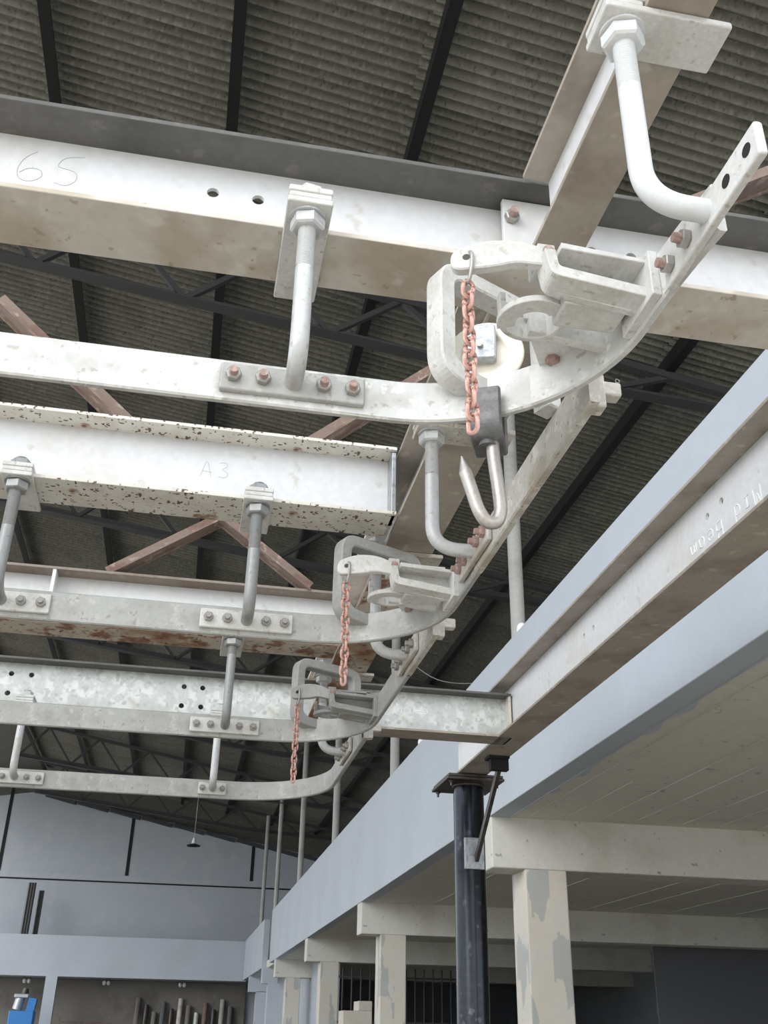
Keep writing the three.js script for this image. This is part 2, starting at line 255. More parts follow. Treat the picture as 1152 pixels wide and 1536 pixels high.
{ // corrugated roof sheets, laid in rows between every second purlin
  const roof = thing('ceiling', 'underside of the pitched roof of grey corrugated sheets', 'roof', null, KS);
  const P = 0.09, NP = 7, cover = P * NP, Lx = 2.853 / Math.cos(SL) + 0.16, pos = [], idx = [], S = 10, n = (NP + 0.5) * S;
  for (let side = 0; side < 2; side++) for (let i = 0; i <= n; i++) for (let e = 0; e < 2; e++) pos.push(e ? Lx : 0, 0.025 * Math.cos(i / S * Math.PI * 2) + side * 0.006, -i / S * P);
  const id = (s, i, e) => s * (n + 1) * 2 + i * 2 + e;
  for (let i = 0; i < n; i++) { idx.push(id(0, i, 0), id(0, i + 1, 0), id(0, i, 1), id(0, i, 1), id(0, i + 1, 0), id(0, i + 1, 1)); idx.push(id(1, i, 0), id(1, i, 1), id(1, i + 1, 0), id(1, i, 1), id(1, i + 1, 1), id(1, i + 1, 0)); for (const e of [0, 1]) idx.push(id(0, i, e), id(1, i, e), id(0, i + 1, e), id(1, i, e), id(1, i + 1, e), id(0, i + 1, e)); }
  let g = new THREE.BufferGeometry(); g.setAttribute('position', new THREE.Float32BufferAttribute(pos, 3)); g.setIndex(idx); g.computeVertexNormals(); 
  const uv = []; for (let i = 0; i < pos.length; i += 3) uv.push(pos[i], pos[i + 2]); g.setAttribute('uv', new THREE.Float32BufferAttribute(uv, 2));
  for (let row = 0; row < 4; row++) for (let k = 0; k < 54; k++) {
    const m = part(roof, 'roof_sheet', g, sheetMats[(k * 3 + row + Math.floor(rnd() * 2)) % 4]), x = -4.52 + row * 2.853;
    m.position.set(x - 0.08 + rr(-0.012, 0.012), ROOF(x - 0.08) + (3 - row) * 0.009 + rr(-0.001, 0.001), -0.7 - k * cover); m.rotation.set(-0.022 + rr(-0.002, 0.002), rr(-0.002, 0.002), -SL);
  }
  part(roof, 'far_slope', bar(V(-4.4, ROOF(-4.5) + 0.05, -17.1), V(-8.4, ROOF(-4.5) - 0.65, -17.1), 33, 0.03), sheetMats[3]);
  part(roof, 'eaves_slope', bar(V(6.7, ROOF(6.8) - 0.03, -17.1), V(10, ROOF(10) - 0.03, -17.1), 33, 0.03), sheetMats[3]);
}
for (let k = -3; k < 6; k++) { // purlins: folded dark steel under the sheets
  const x = k < -2 ? -4.5 : -0.22 + k * 1.42, y = ROOF(x) - 0.03;
  const o = thing('roof_purlin', 'long dark steel purlin under the corrugated roof sheets', 'purlin', 'roof purlins');
  part(o, 'web', box(x - 0.045, x - 0.04, y - 0.14, y, -33.0, -0.75), M.purlin);
  part(o, 'lower_flange', box(x - 0.045, x + 0.045, y - 0.145, y - 0.14, -33.0, -0.75), M.purlin);
  part(o, 'lip', box(x + 0.041, x + 0.045, y - 0.14, y - 0.12, -33.0, -0.75), M.purlin);
  settle(o);
}
const trussZ = [-7.2, -12.1, -17.0, -22.0, -26.9, -31.4], trussAt = ['over the rail switches', 'second from the rail switches', 'third from the rail switches', 'fourth from the rail switches', 'carrying the hanging lamp', 'close to the grey gable wall'];
trussZ.forEach((z, t) => { // roof trusses of dark angle steel
  const o = thing('roof_truss', 'dark grey lattice roof truss ' + trussAt[t], 'truss', 'roof trusses');
  const low = (x) => x < 1.7 ? 5.62 - 0.125 * (x - 0.3) : 5.445 - 0.06 * (x - 1.7), top = (x) => ROOF(x) - 0.21, lo = (x) => V(x, low(x), z), hi = (x) => V(x, top(x), z);
  part(o, 'top_chord', bar(hi(-4.5), hi(6.6), 0.08, 0.075), M.truss);
  for (const [a, b] of [[-4.5, 1.7], [1.7, 4.6]]) part(o, 'bottom_chord', [bar(lo(a), lo(b), 0.008, 0.12), bar(lo(a).add(V(0, -0.06, 0.065)), lo(b).add(V(0, -0.06, 0.065)), 0.13, 0.008)], M.truss);
  for (let k = 0; k < 7; k++) { const a = -4.4 + k * 1.3, b = a + 0.65, c = a + 1.3; part(o, 'web_member', bar(lo(a), hi(b), 0.05, 0.05), M.truss); if (c < 4.6) part(o, 'web_member', bar(hi(b), lo(c), 0.05, 0.05), M.truss); }
  if (t === 0) part(o, 'chalk_mark', writing('R', V(3.45, low(3.45) - 0.01, z + 0.085), V(1, -0.08, 0), V(0, 1, 0), 0.075, 0.003), M.chalk, 'white chalk letter R');
  settle(o);
});

{ // gable wall at the far end, with dark joints between its upper panels and a ledge
  const o = thing('wall_back', 'tall blue grey gable wall with dark joints at the end of the shed', 'wall', null, KS), z = -33.2;
  const s = shapeOf([[12, FL], [12, ROOF(12) - 0.75], [-4.6, ROOF(-4.6) - 0.75], [-8.4, ROOF(-4.6) - 1.4], [-8.4, FL]]);
  part(o, 'added_gable_sheet', uvs(slab(shapeOf([[-8.4, 4.4], [12, 3.5], [12, ROOF(12)], [-4.6, ROOF(-4.6) + 0.1], [-8.4, ROOF(-4.6) - 0.6]]), z - 0.32, z - 0.26, 0)), sheetMats[3], 'added grey sheeting closing off the sky above the masonry');  // sheet put in to shut out sky where the gap is dark
  const js = [[-5.4], [-1.66], [2.13]];
  part(o, 'masonry', uvs(slab(s, z - 0.25, z, 0)), M.wallPaint);
  for (const [x] of js) part(o, 'joint', box(x - 0.05, x + 0.05, 4.19, ROOF(x) - 0.8, z, z + 0.012), M.black, 'dark open joint');
  part(o, 'ledge', box(-8.4, 12, 4.02, 4.19, z, z + 0.06), M.wallPaint); part(o, 'joint', box(-8.4, 12, 3.98, 4.02, z, z + 0.014), M.black, 'dark open joint');
  for (let k = 0; k < 9; k++) { const x = -4.4 + k * 1.0; part(o, 'wall_plate', bar(V(x, ROOF(x) - 0.82, z + 0.08), V(x + 0.93, ROOF(x + 0.93) - 0.86, z + 0.08), 0.16, 0.1), M.truss, 'short dark grey plate'); }
  settle(o);
}
single('wall_right', 'plain grey side wall behind the upper floor', 'wall', box(9.6, 9.85, FL, 5.4, -33.2, -0.8), M.wallPaint, null, KS);

// ------------------------------------------------------------------ upper floor along the side: parapet, slab, beams, columns
const PX = 2.0, SOF = 1.33, BZ = [-1.2, -6.72, -11.86, -16.83, -21.96];
{
  const o = thing('upper_floor_slab', 'cream painted concrete slab of the upper floor, seen from below', 'slab', null, KS);
  part(o, 'slab', box(PX + 0.12, 9.6, SOF, SOF + 0.16, -31.6, -0.9), M.cream);
  for (const [x, z0, z1] of [[2.255, -6.6, -2.2], [2.5, -6.6, -5.5], [2.745, -6.6, -2.5], [3.0, -6.6, -2.2], [3.35, -6.6, -2.2], [3.93, -6.6, -2.2], [3.62, -6.6, -5.2], [4.7, -6.6, -2.2], [5.3, -6.6, -2.2], [2.8, -11.7, -7.1], [3.7, -11.7, -7.1], [4.6, -11.7, -7.1], [5.0, -11.7, -7.1], [5.6, -11.7, -7.1], [6.4, -11.7, -7.1]]) part(o, 'formwork_seam', box(x - 0.003, x + 0.003, SOF - 0.007, SOF + 0.001, z0, z1), M.beamPaint, 'thin raised seam left by the formwork');
  settle(o);
}
function parapet(z0, z1, label) {
  const o = thing('balcony_parapet', label, 'parapet', null, KS);
  part(o, 'panel', rbox(PX, PX + 0.14, SOF, 2.375, z0, z1, 0.006), M.greyBlue);
  return o;
}
{ const o = parapet(-11.8, -0.9, 'smooth blue grey concrete parapet running beside the wide steel beam');
  const e = [[-2, 0]]; for (let k = 0; k <= 60; k++) e.push([-2 - k * 0.085, rr(0.002, 0.012) + (rnd() < 0.18 ? rr(0.01, 0.045) : 0)]); e.push([-7.1, 0]);
  part(o, 'mortar_edge', uvs(flat(slab(shapeOf(e.map(([a, b]) => [PX + 0.135 + b, -a])), 0, 0.006, 0)).translate(0, SOF - 0.006, 0)), M.greyBlue, 'ragged grey mortar edge');
  settle(o); }
settle(parapet(-23.3, -11.82, 'smooth blue grey concrete parapet beyond the hairline joint'));
settle(parapet(-31.6, -25.3, 'short blue grey parapet meeting the end balcony'));
BZ.forEach((z, k) => {
  const where = ['out over the open bay', 'over the beige column beside the black steel post', 'over the second beige column', 'over the third column', 'over the grey column by the iron bars'][k];
  single('floor_beam', 'off white concrete cross beam ' + where, 'beam', rbox(PX + 0.01, k === 3 ? 7.7 : 9.6, 1.0, SOF + 0.01, z - 0.28, z, 0.012), M.beamPaint, 'upper floor cross beams', KS);
  single('floor_column', 'square concrete column with patchy paint ' + where.replace('over', 'standing under the beam over').replace(/^out.*/, 'under the open bay'), 'column', rbox(2.235, 2.53, FL, 1.005, z - 0.3, z - 0.005, 0.014), columnMat(300 + k * 9, k < 3 ? 0.86 : 0.55), 'upper floor columns', KS);
});
single('floor_column', 'plain blue grey column with a corbel at the parapet gap', 'column', [box(2.0, 2.35, 1.0, SOF, -25.2, -24.9), box(2.14, 2.4, FL, 1.0, -25.2, -24.9)], M.greyBlue, 'upper floor columns', KS);
single('floor_column', 'blue grey column under the short end parapet', 'column', [box(2.0, 2.9, 0.96, SOF, -29.3, -29.0), box(2.2, 2.56, FL, 0.97, -29.3, -29.0)], M.greyBlue, 'upper floor columns', KS);
// charcoal partition, and added walls that keep the space behind dark
single('wall_partition', 'plain dark grey partition wall under the upper floor', 'wall', box(5.97, 9.6, FL, SOF, -13.03, -13.0), M.dark, null, KS);
single('added_store_wall', 'added grey walls enclosing the space behind the columns to keep it dark', 'wall', [box(2.75, 2.9, FL, SOF, -30.2, -19.2), box(2.9, 9.6, FL, SOF, -30.2, -30.0)], M.wallPaint, null, KS);  // walls added to block side light and darken the space between columns
// end balcony
{ const o = thing('end_balcony', 'blue grey balcony front across the end of the shed', 'balcony', null, KS);
  part(o, 'front', box(-8.4, PX + 0.1, 1.31, 2.36, -31.85, -31.7), M.greyBlue); part(o, 'deck', box(-8.4, PX + 0.1, 1.31, 1.5, -33.2, -31.85), M.wallPaint);
  part(o, 'pillar', box(-3.4, -3.09, FL, 1.31, -31.9, -31.7), M.greyBlue); part(o, 'pillar', box(-8.4, -8.09, FL, 1.31, -31.9, -31.7), M.greyBlue); settle(o); }
single('wall_recess', 'mottled tan wall in the recess below the end balcony', 'wall', box(-8.4, 2.2, FL, 1.3, -33.2, -33.05), M.dullTan, null, KS);

// ------------------------------------------------------------------ roof posts on the upper floor
[-7.05, -11.9, -16.75, -21.7, -26.9, -31.2].forEach((z, k) => {
  const o = thing('roof_post', 'slim round grey roof post behind the parapet, ' + ['first from the hook', 'second from the hook', 'third from the hook', 'fourth from the hook', 'by the parapet gap', 'by the gable wall'][k], 'post', 'roof posts');
  part(o, 'pipe', cyl(V(2.38, SOF + 0.16, z), V(2.38, ROOF(2.38) - 0.25, z), 0.056, 0.056, 20), M.post);
  part(o, 'base_plate', box(2.28, 2.48, SOF + 0.16, SOF + 0.172, z - 0.1, z + 0.1), M.darkPlate);
  settle(o);
});

// ------------------------------------------------------------------ steel beams
const YB = 1.192, YT = 1.395;
function webX(x0, x1, y0, y1, z, t, holes) { const s = shapeOf([[x0, y0], [x1, y0], [x1, y1], [x0, y1]]); for (const [x, y, r] of holes) circleHole(s, x, y, r); return uvs(slab(s, z - t / 2, z + t / 2, 0)); }
function beamX(label, x0, x1, zf, zb, mats, holes = [], extra, off = 0) {  // beam running across, front edge zf, back edge zb
  const o = thing('steel_beam', label, 'beam'), t = 0.0105, zc = (zf + zb) / 2 + off;
  part(o, 'web', webX(x0, x1, YB + t, YT - t, zc, 0.008, holes), mats[0]);
  part(o, 'top_flange', rbox(x0, x1, YT - t, YT, zb, zf, 0.002), mats[1]);
  part(o, 'bottom_flange', rbox(x0, x1, YB, YB + t, zb, zf, 0.002), mats[2]);
  if (extra) extra(o, zc);
  return settle(o);
}
const holeR = 0.011;
beamX('white steel beam with the pencilled number 65 on its web', -1.6, 1.9, -1.278, -1.416, [M.white, M.darkFlange, M.tanWhite], [[-0.07, 1.321, holeR], [0.01, 1.32, holeR], [0.638, 1.318, holeR], [0.717, 1.318, holeR]], (o, zc) => {
  part(o, 'pencil_mark', writing('65', V(-0.402, 1.283, zc + 0.0043), V(1, 0.03, 0), V(0, 1, 0), 0.07, 0.0006, 0.85), M.pencil, 'number 65 in pencil');
}, -0.012);
beamX('white painted steel beam flaked with rust and ending at the long beam', -1.9, 0.448, -2.254, -2.392, [M.white, M.flaked, M.flaked], [], (o, zc) => {
  part(o, 'pencil_mark', writing('A3', V(-0.06, 1.28, zc + 0.0045), V(1, 0, 0), V(0, 1, 0), 0.045, 0.0004), M.pencil, 'faint pencilled A3');
  part(o, 'end_plate', rbox(0.435, 0.447, YB, YT - 0.012, -2.385, -2.262, 0.002), M.zinc, 'bare end plate with weld burn');
});
beamX('white steel beam with rust stained flange behind the second rail', -2.4, 0.448, -3.265, -3.403, [M.white, M.brownDark, M.rusty], [], (o) => {
  part(o, 'stiffener', rbox(-0.535, -0.523, YB + 0.01, YT - 0.01, -3.33, -3.267, 0.001), M.white);
});
beamX('dull galvanised steel beam with four hole groups, joined to the wide beam', -3.2, 1.39, -4.262, -4.395, [M.galv, M.darkFlange, M.brown], [[-0.798, 1.337], [-0.716, 1.337], [-0.799, 1.252], [-0.075, 1.335], [0.005, 1.335], [-0.078, 1.25], [0.005, 1.25]].map(p => [...p, 0.0115]), (o, zc) => {
  part(o, 'chalk_mark', [writing('860 >', V(0.765, 1.275, zc + 0.0045), V(1, 0, 0), V(0, 1, 0), 0.05, 0.0014), writing('8005', V(0.16, 1.285, zc + 0.0045), V(1, 0, 0), V(0, 1, 0), 0.04, 0.0012)], M.chalk, 'chalked figures and an arrow');
  part(o, 'end_plate', rbox(1.378, 1.39, YB, YT, -4.39, -4.268, 0.002), M.tanWhite);
});
function beamZ(label, x0, x1, y0, y1, z0, z1, mats, holes = [], extra, off = 0) {   // beam running in depth, z0 far end, z1 near end
  const o = thing('steel_beam', label, 'beam'), t = 0.011, xc = (x0 + x1) / 2 + off, s = shapeOf([[z0, y0 + t], [z1, y0 + t], [z1, y1 - t], [z0, y1 - t]]);
  for (const [z, y, r] of holes) circleHole(s, z, y, r);
  part(o, 'web', uvs(slab(s, -0.004, 0.004, 0).rotateY(-Math.PI / 2).translate(xc, 0, 0)), mats[0]);
  part(o, 'top_flange', rbox(x0, x1, y1 - t, y1, z0, z1, 0.002), mats[1]);
  part(o, 'bottom_flange', rbox(x0, x1, y0, y0 + t, z0, z1, 0.002), mats[2]);
  if (extra) extra(o, xc);
  return settle(o);
}
beamZ('narrow tan stained steel beam bolted to the numbered beam by an end plate', 0.478, 0.566, YB + 0.004, YT, -1.27, 0.6, [M.white, M.brown, M.brown], [], (o) => {
  part(o, 'end_plate', rbox(0.455, 0.59, YB + 0.03, YT - 0.012, -1.335, -1.322, 0.002), M.white);
  for (const [x, y] of [[0.47, 1.335], [0.47, 1.245], [0.575, 1.335], [0.575, 1.245]]) { const b = part(o, 'bolt', nutGeo(V(x, y, -1.315), V(0, 0, 1), 0.014, 0.014, 0.3), M.bolt); part(b, 'stud', cyl(V(x, y, -1.31), V(x, y, -1.296), 0.008), M.rustBolt, 'rusty bolt end'); }
}, 0.009);
beamZ('wide steel beam with peeling white paint running over the straight rail', 0.455, 0.593, YB, YT, -2.66, -1.423, [M.white, M.brown, M.brown]);
beamZ('brown stained steel beam over the straight rail between the third and fourth rails', 0.455, 0.593, YB, YT, -4.255, -2.672, [M.white, M.tanWhite, M.rusty]);
beamZ('wide steel beam beside the parapet marked Mid Beam in chalk', 1.324, 1.479, YB, 1.445, -5.24, 0.8, [M.white, M.brown, M.brown], [[-2.297, 1.366, 0.011], [-2.383, 1.36, 0.011], [-3.28, 1.349, 0.011], [-3.375, 1.352, 0.011]], (o, xc) => {
  part(o, 'chalk_mark', writing('Mid Beam', V(xc - 0.0045, 1.315, -2.1), V(0, 0, -1), V(0, -1, 0), 0.055, 0.0019), M.chalk, 'words Mid Beam in chalk, upside down');
  part(o, 'chalk_mark', writing("'C", V(xc - 0.0045, 1.29, -1.98), V(0, 0, 1), V(0, 1, 0), 0.1, 0.0016), M.chalk, 'chalked curve');
});

// rusty braces rising from the beams
function brace(a, b, label) {
  const o = thing('angle_brace', label, 'brace', 'rusty angle braces'), n = V(0, 0, 1);
  part(o, 'leg', bar(a, b, 0.006, 0.055, n.clone().cross(b.clone().sub(a)).normalize()), M.rustSteel);
  part(o, 'leg', bar(a.clone().add(V(0, -0.0245, 0.03)), b.clone().add(V(0, -0.0245, 0.03)), 0.055, 0.006), M.rustSteel);
  settle(o);
}
brace(V(-0.36, YT + 0.02, -3.34), V(0.0, 1.665, -3.34), 'rusty angle brace on the rust stained beam beside its stiffener');
brace(V(0.34, YT + 0.02, -3.31), V(0.0, 1.665, -3.31), 'reddish angle brace leaning back from the rust stained beam near the chain');
brace(V(-0.26, YT + 0.02, -2.34), V(-0.66, 1.77, -2.34), 'rusty angle brace on the flaked beam leaning away from the long beam');
brace(V(0.22, YT + 0.02, -2.34), V(0.6, 1.74, -2.34), 'rusty angle brace on the flaked beam leaning toward the long beam');
brace(V(0.78, YT + 0.02, -1.35), V(1.25, 1.72, -1.35), 'dark red angle brace on the numbered beam');
brace(V(-1.15, YT + 0.02, -4.33), V(-0.7, 1.66, -4.33), 'rusty angle brace on the galvanised beam');

// ------------------------------------------------------------------ rails
const RB = 0.864, RT = 0.939, TH = 0.014;
const railProf = (t = TH) => { const b = 0.003, w = t / 2; return [[-w, RB + b], [-w, RT - b], [-w + b, RT], [w - b, RT], [w, RT - b], [w, RB + b], [w - b, RB], [-w + b, RB]]; };
function curveRail(z, xs, R, zEnd, drift = 0) {               // straight run along x at depth z, quarter bend toward the camera, then straight to zEnd
  const p = []; for (let k = 0; k <= 20; k++) p.push([xs + (0.546 - R - xs) * k / 20, z]);
  for (let k = 1; k <= 28; k++) { const a = k / 28 * Math.PI / 2; p.push([0.546 - R + R * Math.sin(a), z + R - R * Math.cos(a)]); }
  for (let k = 1; k <= 5; k++) p.push([0.546 + drift * (k / 5) ** 2, z + R + (zEnd - z - R) * k / 5]);
  return p;
}
const railZ = [-1.322, -2.36, -3.335];
const railNames = ['flat steel rail curving past the white nylon roller', 'flat steel rail curving in below the flaked beam', 'flat steel rail curving in front of the galvanised beam'];
railZ.forEach((z, k) => {
  const o = thing('overhead_rail', railNames[k], 'rail', 'branch rails');
  part(o, 'bar', sweep(curveRail(z, [-1.7, -2.2, -3.0][k], 0.30, [-0.822, -1.852, -2.55][k], k ? 0 : 0.012), railProf()), k ? M.railGrey : M.rail);  // rails behind the first carry the light falloff in their colour
  settle(o);
});
[[-1.2, -1.858, 'short straight rail below the long beam, beside the steel hook'], [-2.235, -2.556, 'short straight rail between the second and third switches']].forEach(([z0, z1, label]) => {
  const o = thing('overhead_rail', label, 'rail', 'straight rail lengths');
  part(o, 'bar', sweep([[0.546, z0], [0.546, (z0 + z1) / 2], [0.546, z1]], railProf(0.018)), M.railTan); endBlock(o, z0 - 0.015); settle(o);
});
function endBlock(o, z) { part(o, 'end_block', [rbox(0.538, 0.572, RB + 0.004, RT - 0.008, z - 0.03, z, 0.004), rbox(0.566, 0.6, RB + 0.03, RT - 0.02, z - 0.028, z - 0.002, 0.004)], M.railTan, 'stained block at a rail gap'); }
{ // straight length bending into the last branch
  const o = thing('overhead_rail', 'straight rail bending round into the last branch', 'rail'), p = [];
  for (let k = 0; k <= 12; k++) p.push([0.546, -3.21 + (-3.95 + 3.21) * k / 12]);
  for (let k = 1; k <= 24; k++) { const a = k / 24 * Math.PI / 2; p.push([0.546 - 0.37 + 0.37 * Math.cos(a), -3.95 - 0.37 * Math.sin(a)]); }
  for (let k = 1; k <= 12; k++) p.push([0.176 - 3.6 * k / 12, -4.32]);
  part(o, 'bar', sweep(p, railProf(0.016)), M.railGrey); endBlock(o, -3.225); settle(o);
}

// ------------------------------------------------------------------ hangers
function threaded(a, len, r) {                     // threaded length hanging from a
  const pts = [], n = Math.round(len / 0.0032); pts.push(new THREE.Vector2(0, 0));
  for (let i = 0; i < n; i++) { const y = -i * len / n; pts.push(new THREE.Vector2(r * 1.0, y), new THREE.Vector2(r * 1.0, y - 0.0011), new THREE.Vector2(r * 0.9, y - 0.0019), new THREE.Vector2(r * 0.9, y - 0.0026)); }
  pts.push(new THREE.Vector2(0, -len));
  return uvs(new THREE.LatheGeometry(pts, 18).translate(a.x, a.y, a.z));
}
function hanger({ label, group, x, z, dir, reach = 0.093, mat = M.rod, plateMat = M.cast, plate = 0.228, bolts = 4, shift = 0, beamEdge, beamBack, rusty = false, open = 0, yb = YB, thread = 0.07, yl = 0.902, jointMat = plateMat }) {
  const o = thing('rail_hanger', label, 'hanger', group), top = V(x, yb + 0.045, z), low = V(x, yl, z), end = low.clone().addScaledVector(dir, reach), r = 0.0148;
  const side = V(-dir.z, 0, dir.x), Q = (s, y, d) => V(x, y, z).addScaledVector(side, s).addScaledVector(dir, d);
  const rod = part(o, 'rod', bent([V(x, yb - 0.05 - thread, z), low, end], 0.055, r), mat);
  part(rod, 'thread', threaded(V(x, yb + 0.05, z), 0.1 + thread, r * 0.99), mat);
  part(o, 'nut', nutGeo(V(x, yb - 0.028, z), V(0, 1, 0), 0.0285, 0.024, 0.25), mat);
  part(o, 'washer', cyl(V(x, yb - 0.0165, z), V(x, yb - 0.0125, z), 0.03, 0.03, 24), mat);
  const ob = (s0, s1, y0, y1, d0, d1, rd = 0.003) => { const g = new RoundedBoxGeometry(Math.abs(s1 - s0), y1 - y0, d1 - d0, 1, rd), m = new THREE.Matrix4().makeBasis(side, V(0, 1, 0), dir); const c = Q((s0 + s1) / 2, (y0 + y1) / 2, (d0 + d1) / 2); if (side.clone().cross(V(0, 1, 0)).dot(dir) < 0) m.makeBasis(side.clone().negate(), V(0, 1, 0), dir); return uvs(g.applyMatrix4(m).translate(c.x, c.y, c.z)); };
  const e = Math.abs(beamEdge), bk = Math.abs(beamBack);            // distances from the rod along dir to the flange's near and far edges
  part(o, 'clamp_plate', ob(-0.037, 0.037, yb - 0.0125, yb - 0.0005, -0.036, bk + 0.03), plateMat);
  part(o, 'spacer', ob(-0.035, 0.035, yb, yb + 0.0115, -0.034, Math.max(-0.016, e - 0.004)), plateMat);
  part(o, 'clamp_jaw', ob(-0.036, 0.036, yb + 0.0115, yb + 0.024, -0.035, e + 0.03), plateMat);
  part(o, 'top_nut', nutGeo(V(x, yb + 0.034, z), V(0, 1, 0), 0.0255, 0.02, 0.7), mat);
  if (plate) {
    const g = [ob(shift - plate / 2, shift + plate / 2, yl - 0.025, yl + 0.025, reach - 0.011, reach + 0.001, 0.004)];
    const pl = part(o, 'joint_plate', g, jointMat);
    const n = bolts, step = plate / 4.9, at = n === 2 ? [-0.36 * plate, 0.36 * plate] : [-2, -1.02, 1.02, 2].map(k => k * step);
    at.forEach((s, i) => {
      if (open && i >= n - open) { part(pl, 'hole', cyl(Q(s + shift, yl, reach - 0.0118), Q(s + shift, yl, reach - 0.0105), 0.0085, 0.0085, 16), M.black, 'black disc painted as the shade in an empty bolt hole'); return; }  // flat black disc carries the shade of an open hole
      const b = part(o, 'bolt', nutGeo(Q(s + shift, yl, reach - 0.0165), dir.clone().negate(), 0.0125, 0.011, 0.4 + i), rusty === 2 ? M.rustBolt : M.bolt); part(b, 'stud', cyl(Q(s + shift, yl, reach - 0.02), Q(s + shift, yl, reach - 0.031), 0.0075, 0.0065, 12), rusty ? M.rustBolt : M.bolt);
    });
  }
  return settle(o);
}
const back = V(0, 0, -1), toRail = V(1, 0, 0);
const hz = (k, zr) => ({ z: zr, dir: back, reach: Math.abs(railZ[k] + 0.007 - zr) });
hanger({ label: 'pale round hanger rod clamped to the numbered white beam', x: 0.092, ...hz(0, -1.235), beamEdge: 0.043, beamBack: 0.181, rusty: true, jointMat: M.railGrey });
hanger({ label: 'grey hanger rod clamped to the flaked beam, over the seam of the second rail', x: 0.092, ...hz(1, -2.262), mat: M.rodDark, beamEdge: -0.008, beamBack: 0.13, thread: 0.085 });
hanger({ label: 'grey hanger rod clamped to the flaked beam far from the long beam', x: -0.49, ...hz(1, -2.262), mat: M.rodDark, beamEdge: -0.008, beamBack: 0.13, thread: 0.085 });
hanger({ label: 'grey hanger rod clamped under the rust stained beam', x: 0.088, ...hz(2, -3.245), mat: M.rodDark, plateMat: M.cast, beamEdge: 0.02, beamBack: 0.158, thread: 0.02 });
hanger({ label: 'galvanised hanger rod with a short two bolt plate on the last rail', x: 0.086, z: -4.235, dir: back, reach: 0.075, mat: M.rod, plateMat: M.cast, plate: 0.115, bolts: 2, beamEdge: 0.027, beamBack: 0.16, thread: 0.03 });
hanger({ label: 'galvanised hanger rod with a four bolt plate on the last rail', x: -0.705, z: -4.235, dir: back, reach: 0.075, mat: M.rod, plateMat: M.cast, beamEdge: 0.027, beamBack: 0.16, thread: 0.03 });
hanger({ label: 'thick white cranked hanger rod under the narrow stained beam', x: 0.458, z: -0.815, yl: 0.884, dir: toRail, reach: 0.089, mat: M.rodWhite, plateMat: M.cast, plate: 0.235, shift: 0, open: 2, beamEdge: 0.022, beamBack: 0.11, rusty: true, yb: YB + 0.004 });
hanger({ label: 'bright cranked hanger rod holding the straight rail beside the steel hook', x: 0.441, z: -1.835, dir: toRail, reach: 0.095, mat: M.rod, plateMat: M.railTan, beamEdge: 0.014, beamBack: 0.152, rusty: 2 });
hanger({ label: 'cranked hanger rod holding the straight rail under the second switch', x: 0.441, z: -2.5, dir: toRail, reach: 0.095, mat: M.rod, plateMat: M.railTan, beamEdge: 0.014, beamBack: 0.152 });
hanger({ label: 'cranked hanger rod holding the straight rail under the third switch', x: 0.441, z: -3.56, dir: toRail, reach: 0.095, mat: M.rod, plateMat: M.railTan, beamEdge: 0.014, beamBack: 0.152 });

